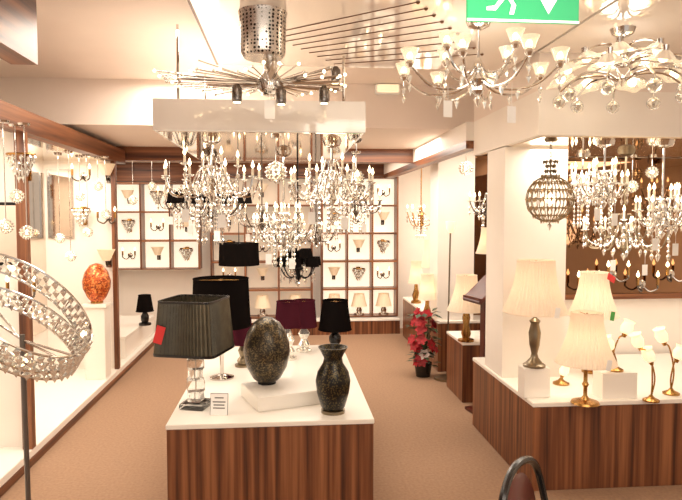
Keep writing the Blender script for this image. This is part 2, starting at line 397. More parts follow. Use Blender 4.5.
obj('shade_trim', MB().lathe([(31.8*u, 56.5*u), (31.9*u, 59*u), (30.6*u, 59*u), (30.4*u, 56.5*u), (31.8*u, 56.5*u)], n=96, f=sq0), blackm, sh)
obj('shade_trim', MB().lathe([(27.8*u, 107.5*u), (27.8*u, 109.5*u), (26.6*u, 109.5*u), (26.4*u, 107.5*u), (27.8*u, 107.5*u)], n=96, f=sq0), blackm, sh)
obj('lamp_holder', MB().solid([(.012, 56*u), (.012, 75*u)], n=10), chrome, t)
obj('price_tag', MB().box((-22*u, -31.8*u, 78*u), (9*u, .002, 17*u), rot=Euler((-.08, .25, 0))), redtag, t, False)
lamp(222, 378, H, 'tall lamp with black drum shade behind the square pleated lamp', [(2, 2), (2, 30), (3.5, 32), (2, 34), (2, 56)], chrome, (29, 27, 53, 100), blackshade, [(12, 0), (12, 1.5), (4, 4)])
lamp(243, 366, H, 'small plum-shaded lamp left of the bronze egg', [(5, 1), (6, 6), (3, 10), (5, 16), (2, 22), (2, 28)], pewter, (11.5, 8.5, 23, 48), plumshade, [(8, 0), (8, 2), (5, 3)])
lamp(335, 347, H, 'little black lamp with black shade at back right of the centre plinth', [(3, 1), (6, 6), (6, 11), (2.5, 16), (2, 21)], blackm, (16.5, 12.5, 18, 47), blackshade, [(8, 0), (8, 2), (4, 3)])
lamp(288, 359, H, 'plum-shaded lamp with clear glass body directly behind the egg', [(5, 1), (7, 8), (4, 13), (7, 20), (4, 26), (2, 33)], crystal, (13, 11, 33, 58), plumshade, [(9, 0), (9, 2), (5, 3)])
lamp(304, 351, H, 'plum-shaded glass lamp, the right one of the pair behind the egg', [(4, 1), (6, 7), (3, 12), (6, 18), (3, 22), (2, 28)], crystal, (13, 11, 25, 51), plumshade, [(8, 0), (8, 2), (5, 3)])
pr = P(292, 385, z=.6)
tag(obj('display_riser', MB().box((0, 0, .04), (.52, .34, .08), bev=.004), whitem, None, False, (pr.x, pr.y, H)), 'low white riser slab on the centre plinth', 'riser').rotation_euler.z = math.radians(20)
p = P(267, 383, z=.6); u = upp(p)
t = thing('egg_lamp', 'big bronze mosaic egg standing on the white riser', 'egg lamp', p)
obj('body', MB().lathe([(v[0]*u, v[1]*u) for v in ((0, 1), (8, 1), (14, 6), (20, 17), (23, 30), (22.5, 40), (19, 52), (13, 61), (6, 66), (0, 67))], n=36), mosd, t)
obj('foot', MB().solid([(9*u, 0), (9*u, 3*u), (7*u, 5*u)], n=24), blackmetal, t)
p = P(333, 412, z=H); u = upp(p)
t = thing('vase_lamp', 'black and gold mosaic vase with flared mouth at the plinth front right', 'vase', p)
obj('body', MB().lathe([(v[0]*u, v[1]*u) for v in ((0, 3), (9, 3), (12, 6), (16, 20), (17.5, 32), (15.5, 41), (10, 50), (9, 55), (12, 61), (15, 66), (14, 66), (8, 56), (0, 54))], n=36), mosv, t)
obj('foot', MB().solid([(12*u, 0), (12*u, 3*u), (9*u, 4*u)], n=24), pewter, t)
p = P(219, 415, z=H); u = upp(p)
t = thing('price_card', 'white price card beside the crystal lamp foot', 'card', p, -.15)
obj('card_frame', MB().box((0, .0055, 10.5*u), (18*u, .0015, 22*u), rot=Euler((-.15, 0, 0))), greymetal, t, False)
obj('card', MB().box((0, .004, 10.5*u), (17*u, .0015, 21*u), rot=Euler((-.15, 0, 0))), paper, t, False)
for k, (ww, zz) in enumerate(((9, 17), (13, 13), (11, 10), (12, 7))): obj('printed_line', MB().box((0, .0025+(zz-10.5)*u*.15, zz*u), (ww*u, .0008, 1.1*u), rot=Euler((-.15, 0, 0))), ink, t, False)
obj('card_stand', MB().box((0, .02, .004), (12*u, .04, .006)), clear, t, False)
# right plinth
p = P(537, 398, z=H); u = upp(p); ch_ = 30*u
tag(obj('display_cube', MB().box((0, .05, ch_/2), (27*u, .1, ch_), bev=.003), whitem, None, False, p), 'white cube riser under the tall pewter lamp', 'riser')
lamp(0, 0, 0, 'tall pewter lamp with wide cream shade on the white cube', [(7, 2), (8, 4), (4, 9), (3, 13), (5, 22), (6, 34), (4, 43), (5.5, 46), (2, 49), (1.5, 57)], pewter, (31, 18, 55, 106), creamshade, [(11, 0), (11, 2), (8, 4)], (44, .018), lit=1.2, at=p+Vector((0, .05, ch_)), tagm=paper)
lamp(592, 372, H, 'cream pleated lamp against the bronze mirror, red and green tag on it', [(3, 1), (4, 8), (2, 12), (2, 36), (3, 40), (1.5, 44), (1.5, 60)], brass, (24, 13, 57, 100), creamshade, [(10, 0), (10, 2), (5, 4)], (40, .018), lit=1.1, tagm=greentag, tag2=redtag)
lamp(585, 403, H, 'brass candlestick lamp with cream bell shade at the plinth front', [(5, 2), (4, 5), (2, 8), (2, 16), (3.5, 19), (2, 22), (2, 32), (3, 35), (1.5, 38), (1.5, 45)], brass, (29, 15, 41, 91), creamshade, [(14, 0), (13, 2), (7, 4)], (44, .018), lit=1.2, tagm=paper)
p = P(612, 399, z=H); u = upp(p); bxp = Vector((p.x+8*u, p.y+.06, H)); bh_ = 26*u
tag(obj('display_box', MB().box((0, 0, bh_/2), (36*u, .12, bh_)), whitem, None, False, bxp), 'white box riser beside the brass lamp', 'riser')
def tulip(base, heads, label, size=9):
    p = Vector(base); u = upp(p); t = thing('tulip_lamp', label, 'lamp', p)
    obj('base', MB().solid([(8*u, 0), (8*u, 1.5*u), (3*u, 4*u), (1.5*u, 6*u)], n=20), brass, t)
    for (dx, h, dy) in heads:
        e = Vector((dx*u, dy*u, h*u)); sg = 1 if dx >= 0 else -1; s = size*u
        st = obj('stem', MB().tube(cr([(0, 0, 4*u), (-dx*u*.25, 0, h*u*.45), (dx*u*.35, dy*u*.6, h*u*.9), e+Vector((-sg*.05*s, 0, -.1*s)), e]), .8*u, 6), brass, t)
        mt = Matrix.Rotation(sg*.38, 3, 'Y')
        obj('tulip_shade', MB().lathe([(s*.15, 0), (s*.52, s*.25), (s*.66, s*.8), (s*.5, s*1.4), (s*.66, s*1.7), (s*.62, s*1.7), (s*.46, s*1.38), (s*.6, s*.8), (s*.1, s*.1)], e, 30, lambda a: 1+.06*math.cos(5*a), mt), glassshade, st)
        obj('holder', MB().solid([(s*.2, -s*.3), (s*.3, s*.1)], e, 10, None, mt), brass, st)
    return t
tulip(P(651, 401, z=H), [(-13, 54, 0), (-3, 40, -3)], 'two-headed brass tulip lamp at the plinth front')
tulip(P(671, 394, z=H), [(-9, 52, 0), (3, 35, -3)], 'two-headed brass tulip lamp farthest right on the plinth')
tulip(bxp+Vector((0, 0, bh_+.001)), [(9, 36, 0), (-5, 20, 0)], 'two-headed brass tulip lamp standing on the white box')
tulip(P(561, 384, z=H), [(1, 8, 0)], 'short single tulip lamp between the two big cream lamps', 7)
# middle and far right lamps
lamp(466, 341, H, 'cream bell-shaded lamp left on the short plinth behind the lectern', [(3, 1), (5, 8), (3, 16), (4, 24), (2, 32)], brass, (19, 10, 31, 66), creamshade, [(8, 0), (8, 2), (4, 3)], (36, .018), lit=1.2)
lamp(487, 341, H, 'tall stick lamp with small cream shade between the columns', [(1.5, 1), (1.5, 50), (2.5, 52), (1.5, 54), (1.5, 90)], brass, (12, 7, 88, 113), creamshade, [(7, 0), (7, 2), (2, 3)], (30, .014), lit=.9)
lamp(509, 336, H, 'white-shaded lamp half hidden by the front column', [(3, 1), (4, 20), (2, 40), (2, 76)], pewter, (13, 7, 74, 102), whiteshade, [(8, 0), (8, 2), (3, 3)], lit=.9)
lamp(432, 310, H, 'larger cream lamp on the far plinth above the red flowers', [(2.5, 1), (4, 10), (2, 20), (3, 30), (1.5, 45)], brass, (11.5, 8, 43, 70), creamshade, [(6, 0), (6, 2), (3, 3)], (30, .014), lit=.9)
lamp(427, 319, H, 'small cream lamp on the far plinth just behind the red flowers', [(2.5, 1), (4, 8), (2, 14), (1.5, 22)], brass, (9, 6, 20, 45), creamshade, [(5, 0), (5, 2), (3, 3)], (30, .014), lit=.8)
lamp(416, 303, H, 'small cream lamp farthest away on the far right plinth', [(2.5, 1), (4, 8), (2, 14), (1.5, 22)], brass, (8, 5, 20, 42), creamshade, [(5, 0), (5, 2), (3, 3)], (30, .014), lit=.8)
# left things
p = P(97, 365, z=.1); p.y = 5.85; p.x = P(97, 300, y=5.85).x; u = upp(p)
t = thing('pedestal', 'white square pedestal under the amber egg', 'pedestal', (p.x, p.y, .1))
ph = P(97, 303, y=5.85).z-.1
obj('body', bx(-.09, .09, -.09, .09, 0, ph-.03, .003), whitem, t, False); obj('top', bx(-.11, .11, -.11, .11, ph-.03, ph, .003), whitem, t, False)
t = thing('egg_lamp', 'glowing amber mosaic egg on white pedestal by the left wall', 'egg lamp', (p.x, p.y, .1+ph))
obj('body', MB().lathe([(v[0]*u, v[1]*u) for v in ((0, 1), (5, 1), (9, 6), (13, 15), (13.5, 22), (11, 31), (6, 38), (0, 40))], n=28), moso, t)
obj('foot', MB().solid([(6*u, 0), (6*u, 2*u), (4*u, 4*u)], n=20), brass, t)
lamp(0, 0, 0, 'small black lamp on the white block at the end of the left platform', [(2, 1), (4, 5), (4, 9), (1.5, 14), (1.5, 17)], blackm, (8.5, 6, 14, 30), blackshade, [(6, 0), (6, 2), (3, 3)], at=(P(145, 320, y=7.3).x, 7.3, .33))
for k in range(6):
    xx = -.98+.4467*(k+.5) if k < 3 else .5+.3433*(k-3+.5)
    lamp(0, 0, 0, f'small white-shaded lamp in the bottom row of back shelves, {ORD[k]} from left', [(2, 1), (3, 5), (1.5, 9), (1.5, 11)], chrome, (8, 5, 9, 21), whiteshade, [(5, 0), (5, 2), (2, 3)], at=(xx, 8.46, .223), group='small lamps in the bottom row of the back shelves')
def framed(loc, w, h, label, mat):
    t = thing('framed_mirror', label, 'mirror', loc)
    obj('mirror', bx(-w/2, w/2, -.012, 0, 0, h), mirrorm, t, False)
    for a_ in ((-w/2-.02, -w/2, -.02, h+.02), (w/2, w/2+.02, -.02, h+.02)): obj('frame_side', bx(a_[0], a_[1], -.025, 0, a_[2], a_[3], .003), mat, t, False)
    for z0 in (-.02, h): obj('frame_rail', bx(-w/2, w/2, -.025, 0, z0, z0+.02, .003), mat, t, False)
q = P(10, 262, y=4.12); framed((q.x, 4.12, q.z), .2, .36, 'small dark framed mirror on the near left partition', blackmetal)
q = P(62, 236, y=6.2); framed((q.x, 6.2, q.z), .2, .62, 'tall chrome framed mirror on the far left divider', chrome)
# pendants
def pendant(px, py, y, zt, r, label, mat, kind, group=None):
    q = P(px, py, y=y); t = thing('pendant_light', label, 'pendant light', (q.x, y, zt), 0, group); d = q.z-zt
    obj('ceiling_rose', MB().solid([(.03, -.012), (.035, 0)], n=16), chrome, t)
    obj('cable', MB().tube([(0, 0, -.01), (0, 0, d+r)], .003, 5), chrome if kind != 'drum' else blackmetal, t)
    if kind == 'ball':
        m = MB()
        for i in range(7):
            th = -PI/2+PI*(i+.5)/7; n = max(3, int(11*math.cos(th)))
            for j in range(n):
                an = 2*PI*j/n+i; m.octa((r*math.cos(th)*math.cos(an), r*math.cos(th)*math.sin(an), d+r*math.sin(th)), r*.3, r*.55)
        obj('crystal_ball', m, mat, t, False); obj('bulb', MB().ball((0, 0, d), r*.4), bulb, t)
    elif kind == 'drum':
        obj('shade', MB().lathe([(r, d-r*.55), (r*.96, d+r*.55), (r*.94, d+r*.55), (r*.98, d-r*.55)], n=36), mat, t)
        obj('shade_ring', MB().tube([(-r, 0, d+r*.5), (r, 0, d+r*.5)], .003).tube([(0, -r, d+r*.5), (0, r, d+r*.5)], .003).tube([(0, 0, d), (0, 0, d+r)], .004), blackmetal, t)
        obj('bulb', MB().ball((0, 0, d), r*.25), bulb, t)
    return t
for i, (px, py, y) in enumerate(((60, 238, 5.5), (71, 256, 5.3), (80, 196, 5.7), (88, 232, 5.6), (98, 186, 5.8), (106, 214, 5.7))):
    pendant(px, py, y, 2.12, .036, f'small crystal ball pendant in the far left bay, {ORD[i]} from left', crystal, 'ball', 'crystal ball pendants in the far left bay')
for i, (px, py, y) in enumerate(((6, 226, 3.6), (17, 196, 3.75), (27, 232, 3.7))):
    pendant(px, py, y, 2.12, .034, f'small crystal ball pendant in the near left bay, {ORD[i]} from left', crystal, 'ball', 'crystal ball pendants in the near left bay')
for i, (px, py, y) in enumerate(((133, 200, 7.4), (152, 186, 7.6), (170, 204, 7.5))):
    pendant(px, py, y, 2.3, .045, f'crystal ball pendant before the left back shelves, {ORD[i]} from left', crystal, 'ball', 'crystal ball pendants before the left back shelves')
# ---------------------------------------------------------------- chandeliers
def chandelier(px, py, y, zt, R, n, label, style='candle', metal=chrome, sag=.08, rise=.02, sz=.05, drops=True, ph=0, tagc=True, pl=0, strands=True, name='chandelier', tier=0, hang=0, balls=0):
    q = P(px, py, y=y); t = thing(name, label, 'chandelier', (q.x, y, zt)); d = q.z-zt
    obj('ceiling_rose', MB().solid([(.02, -.04), (.05, -.025), (.06, 0)], n=20), metal, t)
    obj('rod', MB().tube([(0, 0, -.03), (0, 0, d)], .007, 8), metal, t)
    obj('body', MB().solid([(.006, d-sag*1.5), (.03, d-sag), (.018, d-sag*.5), (.04, d), (.02, d+.03), (.028, d+.06), (.01, d+.1)], n=16), metal, t)
    obj('crystal_finial', MB().octa((0, 0, d-abs(sag)*1.5-.015), .022, .06, 8), crystal, t, False)
    def arms(R, n, d, ph, rise, style):
        if style == 'scroll':
            ar = obj('arm', MB().tube(cr([(.02, 0, d+.05), (R*.25, 0, d+.09), (R*.45, 0, d-.01), (R*.62, 0, d-sag), (R*.88, 0, d-sag*.8), (R, 0, d+rise)]), .005, 6), metal, t)
        else:
            ar = obj('arm', MB().tube(cr([(.02, 0, d), (R*.3, 0, d-sag), (R*.7, 0, d-sag*.9), (R, 0, d+rise)]), .0058, 6), metal, t)
        e = Vector((R, 0, d+rise))
        if style in ('candle', 'scroll'):
            obj('drip_pan', MB().lathe([(.006, -.005), (.024, .004), (.024, .008), (.006, .002)], e, 14), crystal, ar)
            obj('candle_sleeve', MB().solid([(.007, 0), (.007, sz*1.4)], e, 10), candle, ar)
            obj('bulb', MB().lathe([(0, sz*1.4), (.01, sz*1.4+.014), (.007, sz*1.4+.028), (0, sz*1.4+.048)], e, 10), bulb, ar)
        elif style == 'tulip':
            obj('holder', MB().solid([(.012, -.015), (.02, .0), (.012, .025)], e, 12), metal, ar)
            obj('shade', MB().lathe([(.015, .015), (sz*.55, sz*.4), (sz*.75, sz*1.0), (sz*1.0, sz*1.6), (sz*.95, sz*1.6), (sz*.7, sz*1.0), (sz*.48, sz*.45), (.01, .025)], e, 20), clearshade, ar)
            obj('bulb', MB().ball(e+Vector((0, 0, sz*.8)), sz*.36, 10, 1.4), bulb, ar)
        elif style == 'flower':
            mt = Euler((0, .35, 0)).to_matrix()@Matrix.Rotation(PI, 3, 'X')
            obj('holder', MB().solid([(.012, -.02), (.016, .02)], e, 12), metal, ar)
            obj('shade', MB().lathe([(.015, 0), (sz*.55, sz*.2), (sz*.9, sz*.6), (sz*1.35, sz*.8), (sz*1.3, sz*.77), (sz*.85, sz*.58), (sz*.5, sz*.23), (.01, .01)], e, 40, pleat(5, .14), mt), clearshade, ar)
            obj('bulb', MB().ball(e+mt@Vector((0, 0, sz*.55)), sz*.42, 10), bulb, ar)
        elif style == 'ball':
            obj('glass_ball', MB().ball(e-Vector((0, 0, .05)), .034, 10), clear, ar)
            obj('glass_core', MB().octa(e-Vector((0, 0, .045)), .02, .05).tube([e, e-Vector((0, 0, .03))], .003, 5), crystal, ar, False)
        elif style == 'drum':
            obj('candle_sleeve', MB().solid([(.01, 0), (.01, .05)], e, 10), metal, ar)
            obj('shade', MB().lathe([(sz, .02), (sz*.8, sz*1.6), (sz*.77, sz*1.6), (sz*.97, .02)], e, 24), blackshade, ar)
            obj('bulb', MB().ball(e+Vector((0, 0, sz*.7)), sz*.3, 10), bulb, ar)
        if drops:
            obj('crystal_drop', MB().tube([e, e-Vector((0, 0, .1))], .0015, 4).octa(e-Vector((0, 0, .055)), .012, .05).octa(e-Vector((0, 0, .1)), .01, .04), crystal, ar, False)
            obj('crystal_drop', MB().octa((R*.5, 0, d-sag*1.05-.02), .012, .055), crystal, ar, False)
        ar.rotation_euler.z = ph; spin(ar, n)
    arms(R, n, d, ph, rise, style)
    if tier: arms(R*.58, tier, d+.075, ph+.25, rise, style)
    if balls: arms(R*.95, balls, d-.07, ph+.4, -.03, 'ball')
    if hang:
        m = MB(); L = .2; rr = R*.34; m.tube([(rr*.2, 0, d-.02), (rr, 0, d-.04), (rr, 0, d-.04-L)], .0015, 4)
        for j in range(7): m.octa((rr, 0, d-.06-L*j/6.5), .009 if j < 6 else .013, .03 if j < 6 else .055)
        st = obj('crystal_strand', m, crystal, t, False); spin(st, hang)
    if strands:
        m = MB(); k = 9; pts = []
        for i in range(k):
            s = i/(k-1); v = Vector((.03+(R*.85-.03)*s, 0, d+.1-(.1+sag*.3)*s-.12*math.sin(PI*s)*.7)); pts.append(v); m.octa(v, .008, .024)
        m.tube(pts, .0015, 4)
        st = obj('crystal_strand', m, crystal, t, False); st.rotation_euler.z = ph+PI/n; spin(st, n)
    if tagc:
        for tx, ty, dz in ((R*.25, -R*.55, -.05), (-R*.5, -R*.4, -.02)):
            obj('price_tag', MB().tube([(tx, ty, d-abs(sag)), (tx, ty, d-abs(sag)-.06+dz)], .001, 4).box((tx, ty, d-abs(sag)-.09+dz), (.042, .002, .072), rz=.2), paper, t, False)
    if pl: light('POINT', (q.x, y, q.z+.02), pl, .12)
    return t
chandelier(478, 80, 2.86, 2.5, .36, 8, 'chrome chandelier with upward glass tulip shades below the exit sign', 'tulip', chrome, .05, .04, .042, ph=.3, pl=5, strands=False, tier=4)
chandelier(622, 66, 2.92, 2.5, .3, 8, 'chrome cluster of clear glass flower shades and dangling glass balls at top right', 'flower', chrome, -.03, .0, .055, drops=False, ph=.1, pl=4, strands=False, tagc=False, tier=5, balls=9)
# sunburst fixture
y = 2.84; q = P(270, 84, y=y); t = thing('sunburst_chandelier', 'chrome sunburst ceiling light with spreading rods and a perforated canister', 'chandelier', (q.x, y, 2.5)); d = q.z-2.5
obj('canister', MB().solid([(.085, -.2), (.1, -.18), (.105, -.02), (.11, 0)], (-.03, 0, 0), 32), PERF('perforated_chrome'), t)
obj('body', MB().solid([(.03, d-.05), (.06, d-.03), (.06, d+.01), (.03, d+.05), (.03, -.19)], n=24), chrome, t)
for i in range(72):
    an = 2*PI*i/72+random.uniform(-.05, .05); L = random.uniform(.36, .44)-.08*math.cos(an); dz = random.uniform(-.012, .035)
    e = Vector((L*math.cos(an), L*math.sin(an)*.72, d+dz)); s = Vector((.05*math.cos(an), .05*math.sin(an), d))
    r_ = obj('rod', MB().tube([s, e], .0028, 5), chrome, t); obj('bulb', MB().ball(e, .007, 8), bulb if i % 2 else crystal, r_)
for (dx, dy, dz) in ((-.14, -.1, -.06), (.05, -.12, -.07), (.24, -.05, -.05), (.3, .05, .06)):
    sp = obj('spot_head', MB().solid([(.018, -.04), (.022, -.03), (.022, .02), (.01, .035)], (dx, dy, d+dz), 16), darkchrome, t)
    obj('spot_arm', MB().tube([(0, 0, d), (dx, dy, d+dz+.03)], .005, 6), chrome, sp); obj('spot_lens', MB().solid([(.016, -.043), (.016, -.04)], (dx, dy, d+dz), 16), bulb, sp)
obj('price_tag', MB().box((0, -.1, d-.13), (.045, .002, .08), rz=.2).tube([(0, -.1, d-.1), (0, -.04, d-.03)], .001, 4), paper, t, False)
# group below and behind the centre bulkhead
chandelier(212, 184, 3.6, 2.04, .27, 9, 'candle chandelier with crystal drops hanging at left under the bulkhead', 'scroll', chrome, .07, .03, .035, ph=.2, pl=4, tier=4, hang=7)
chandelier(332, 188, 3.72, 2.04, .25, 9, 'candle chandelier with crystal drops hanging at right under the bulkhead', 'scroll', chrome, .07, .03, .035, ph=.1, pl=4, tier=4, hang=7)
chandelier(284, 228, 4.32, 2.04, .21, 9, 'long crystal chandelier hanging lowest in the middle under the bulkhead', 'candle', chrome, .1, .03, .02, ph=.2, tier=5, hang=10)
chandelier(210, 206, 4.5, 2.04, .25, 7, 'chandelier with small black drum shades behind the left candle chandelier', 'drum', darkchrome, .07, .0, .06, ph=.35, hang=6)
pendant(276, 172, 3.5, 2.04, .05, 'crystal ball pendant in the middle under the bulkhead', crystal, 'ball')
pendant(239, 254, 4.95, 2.04, .16, 'hanging black drum shade above the tall black lamp', blackshade, 'drum')
chandelier(298, 268, 5.5, 2.3, .16, 6, 'small black-shaded chandelier hanging low behind the plum lamps', 'drum', blackmetal, .08, .0, .06, ph=.35, tagc=False, strands=False, tier=4)
chandelier(186, 200, 5.9, 2.3, .25, 8, 'far chrome crystal chandelier before the left back shelves', 'scroll', darkchrome, .08, .03, .035, ph=.1, hang=6)
chandelier(356, 204, 5.7, 2.3, .24, 8, 'far chrome crystal chandelier before the right back shelves', 'scroll', darkchrome, .08, .03, .035, ph=.3, hang=6)
chandelier(262, 216, 6.2, 2.3, .27, 8, 'far chrome crystal chandelier before the middle back shelves', 'candle', darkchrome, .1, .03, .035, ph=.2, hang=6)
chandelier(316, 232, 7.0, 2.3, .25, 8, 'farthest chrome crystal chandelier, close to the middle back shelves', 'candle', darkchrome, .1, .03, .035, ph=.2, tagc=False)
pendant(356, 178, 4.3, 2.04, .05, 'crystal ball pendant at the right edge of the bulkhead', crystal, 'ball')
# orb
y = 3.55; q = P(550, 199, y=y); u = upp(q); r = 23*u; zt = 2.044; d = q.z-zt
t = thing('orb_pendant', 'round wire and crystal orb hanging in front of the white column', 'pendant light', (q.x, y, zt))
obj('ceiling_rose', MB().solid([(.03, -.015), (.04, 0)], n=16), pewter, t)
m = MB()
L = -d-r-.1; k = int(L/.02)
for i in range(k): m.torus((0, 0, -.02-i*L/k), .011, .0025, Euler((PI/2, 0, (i % 2)*PI/2)), 10, 5)
obj('chain', m, pewter, t)
m = MB(); mc = MB().tube([(0, 0, d+r*.9), (0, 0, d+r+.1)], .004, 6)
for i in range(9): m.torus((0, 0, d), r, .0032, Euler((PI/2, 0, i*PI/9)), 36, 5)
for i in range(1, 8):
    th = -PI/2+PI*i/8; m.torus((0, 0, d+r*math.sin(th)), r*math.cos(th), .0032, None, 32, 5)
obj('cage', m, pewter, t)
for h, rr in ((.0, .05), (.03, .03), (.06, .026), (.085, .04)):
    mc.torus((0, 0, d+r+h), rr, .003, None, 20, 5)
    for j in range(10): mc.octa((rr*math.cos(j*PI/5), rr*math.sin(j*PI/5), d+r+h), .008, .03)
obj('beaded_crown', mc, pewter, t, False)
m = MB()
for i in range(1, 8):
    th = -PI/2+PI*i/8
    for j in range(18):
        an = 2*PI*(j+.5)/18; m.octa((r*.98*math.cos(th)*math.cos(an), r*.98*math.cos(th)*math.sin(an), d+r*math.sin(th)), .011*max(.4, math.cos(th)), .034)
obj('crystals', m, M('smoky_crystal', (190, 160, 122), .06, .4, noise=.2, nscale=60), t, False)['kind'] = 'stuff'
obj('bulb', MB().ball((0, 0, d), .03), bulb, t)
obj('finial', MB().octa((0, 0, d-r-.02), .015, .05), crystal, t, False)
# right, in front of mirror
ZB = 2.044
chandelier(624, 238, 4.1, ZB, .27, 9, 'large candle chandelier hanging before the bronze mirror', 'scroll', pewter, .07, .05, .04, ph=.15, pl=3, tier=5)
chandelier(582, 190, 4.36, ZB, .15, 7, 'small crystal candle chandelier beside the orb before the mirror', 'candle', chrome, .06, .03, .035, ph=.3, tagc=False, tier=4, hang=5)
chandelier(700, 200, 4.3, ZB, .17, 7, 'small crystal candle chandelier at the right frame edge before the mirror', 'candle', chrome, .06, .03, .035, ph=.5, tagc=False, tier=4, hang=5)
chandelier(662, 216, 3.58, ZB, .15, 7, 'small chrome candle chandelier nearest the camera at the right frame edge', 'candle', chrome, .06, .03, .035, ph=.2, tier=4, hang=5)
chandelier(604, 188, 3.6, ZB, .13, 7, 'small chrome crystal chandelier high under the white right bulkhead', 'candle', chrome, .05, .02, .03, ph=.2, tier=4, hang=5)
pendant(652, 172, 4.48, ZB, .04, 'crystal ball pendant before the mirror, right of a pair', crystal, 'ball')
pendant(632, 186, 4.5, ZB, .04, 'crystal ball pendant before the mirror, left of a pair', crystal, 'ball')
for i, px in enumerate((583, 612, 641, 670)):
    q = P(px, 284-10*(i % 2), y=4.585); sconce(0, (q.x, 4.585, q.z), f'two-candle chrome wall light low on the bronze mirror, {ORD[i]} from left', 'candle wall lights on the bronze mirror')
chandelier(489, 205, 5.4, 2.3, .17, 7, 'small crystal chandelier between the two white columns', 'candle', darkchrome, .08, .03, .03, ph=.3, tagc=False, pl=2, hang=6)
pendant(466, 168, 5.6, 2.3, .055, 'crystal ball pendant in front of the far white column', crystal, 'ball')
chandelier(421, 215, 7.2, 2.3, .16, 7, 'crystal chandelier above the far right plinth', 'candle', brass, .12, .03, .035, ph=.2, tagc=False, pl=2, hang=6)
# ---------------------------------------------------------------- crystal ring floor lamp in the left foreground
p = P(25, 340, y=2.3)
t = thing('ring_floor_lamp', 'floor lamp with looping crystal bands on a grey pole in the left foreground', 'lamp', (p.x, 2.3, 0))
obj('base', MB().solid([(.14, 0), (.14, .015), (.02, .03)], n=32), greymetal, t)
obj('pole', MB().tube([(0, 0, .02), (-.01, 0, p.z+.02)], .009, 10), greymetal, t)
cen = P(18, 316, y=2.3)-t.location
for k, (rx, ry, ang, op, off, wd) in enumerate(((.27, .22, 40, .3, (0, 0, .02), .08), (.24, .18, 33, .24, (-.02, .03, -.06), .07))):
    g = math.radians(ang); e1 = Vector((math.cos(g), 0, -math.sin(g))); e2 = Vector((math.sin(g)*op, math.sqrt(1-op*op), math.cos(g)*op)); e3 = e1.cross(e2)
    def RP(an, h): return cen+Vector(off)+e1*rx*math.cos(an)+e2*ry*math.sin(an)+e3*h
    m = MB(); mf = MB(); n = 40
    for i in range(n):
        for j in range(3): m.octa(RP(2*PI*i/n+j*.08, (j-1)*wd/3), .0155, .036, 6)
    for j in (-1, 1): mf.tube([RP(2*PI*i/n, j*wd/2) for i in range(n+1)], .0045, 5)
    for i in range(0, n, 4): mf.tube([RP(2*PI*i/n, s_*wd/2) for s_ in (-1, 1)], .003, 5)
    ro = obj('ring', mf, chrome, t); co_ = obj('crystals', m, crystal, ro, False); co_['kind'] = 'stuff'
    if k == 0:
        for an in (.6, 2.2, 3.8, 5.4): obj('bulb', MB().ball(RP(an, 0)*.97+cen*.03, .011, 10), bulb, ro)
    for an in (0.0, PI): obj('spoke', MB().tube([(-.01, 0, p.z), RP(an, 0)], .004, 6), chrome, ro)
# ---------------------------------------------------------------- lectern
q = P(484, 300, y=4.83)
t = thing('lectern', 'dark mahogany lectern with slanted top beside the right plinth', 'lectern', (q.x, 4.83, 0), .2)
zt = P(489, 286, y=4.83).z
obj('slanted_top', MB().box((0.02, 0, zt), (.36, .28, .026), rot=Euler((.0, -.72, 0)), bev=.004), mahog, t, False)
obj('ledge', MB().box((-.105, 0, zt-.105), (.022, .28, .045), bev=.003), mahog, t, False)
obj('post', MB().box((0.02, 0, (zt-.01)/2+.01), (.07, .07, zt-.03), bev=.004), mahog, t, False)
obj('base', MB().box((0.02, 0, .0125), (.24, .24, .025), bev=.004), mahog, t, False)
p = P(447, 379, z=0); u = upp(p)
t = thing('floor_stand', 'slim brass floor lamp beside the red flowers', 'lamp', p)
obj('base', MB().solid([(13*u, 0), (13*u, 2*u), (2*u, 4*u)], n=24), pewter, t)
obj('pole', MB().tube([(0, 0, 3*u), (2*u, 0, 150*u)], .008, 8), pewter, t)
obj('shade', MB().lathe([(1.5*u, 146*u), (4*u, 150*u), (5*u, 158*u), (4.5*u, 158*u), (3*u, 150*u), (1*u, 147*u)], (2*u, 0, 0), 18), glassshade, t)
# ---------------------------------------------------------------- flowers
p = P(423, 376, z=0); u = upp(p)
t = thing('poinsettia', 'potted red poinsettia with white blooms on the floor by the far plinth', 'plant', p)
obj('pot', MB().lathe([(0, 0), (7*u, 0), (9*u, 14*u), (8.3*u, 14*u), (7*u, 4*u), (0, 3*u)], n=20), blackm, t)
m = MB()
for i in range(14):
    an = random.uniform(0, 2*PI); r = random.uniform(2, 10)*u; m.tube(cr([(0, 0, 6*u), (r*.4*math.cos(an), r*.4*math.sin(an), 26*u), (r*math.cos(an), r*math.sin(an), random.uniform(30, 62)*u)], 3), .004, 5)
obj('stems', m, leafm, t)
def petal(m, c, di, up, L, w):
    s = di.cross(up).normalized(); c = Vector(c)
    m.poly([c, c+di*L*.5+s*w-up*L*.05, c+di*L-up*L*.2, c+di*L*.5-s*w-up*L*.05])
m = MB()
for i in range(110):
    an = random.uniform(0, 2*PI); el = random.uniform(-.3, .6); r = random.uniform(3, 12)*u
    di = Vector((math.cos(an)*math.cos(el), math.sin(an)*math.cos(el), math.sin(el))); petal(m, Vector((r*math.cos(an), r*math.sin(an), random.uniform(12, 66)*u)), di, Vector((0, 0, 1)), 9*u, 3*u)
lo = obj('leaves', m, leafm, t, False); lo['kind'] = 'stuff'
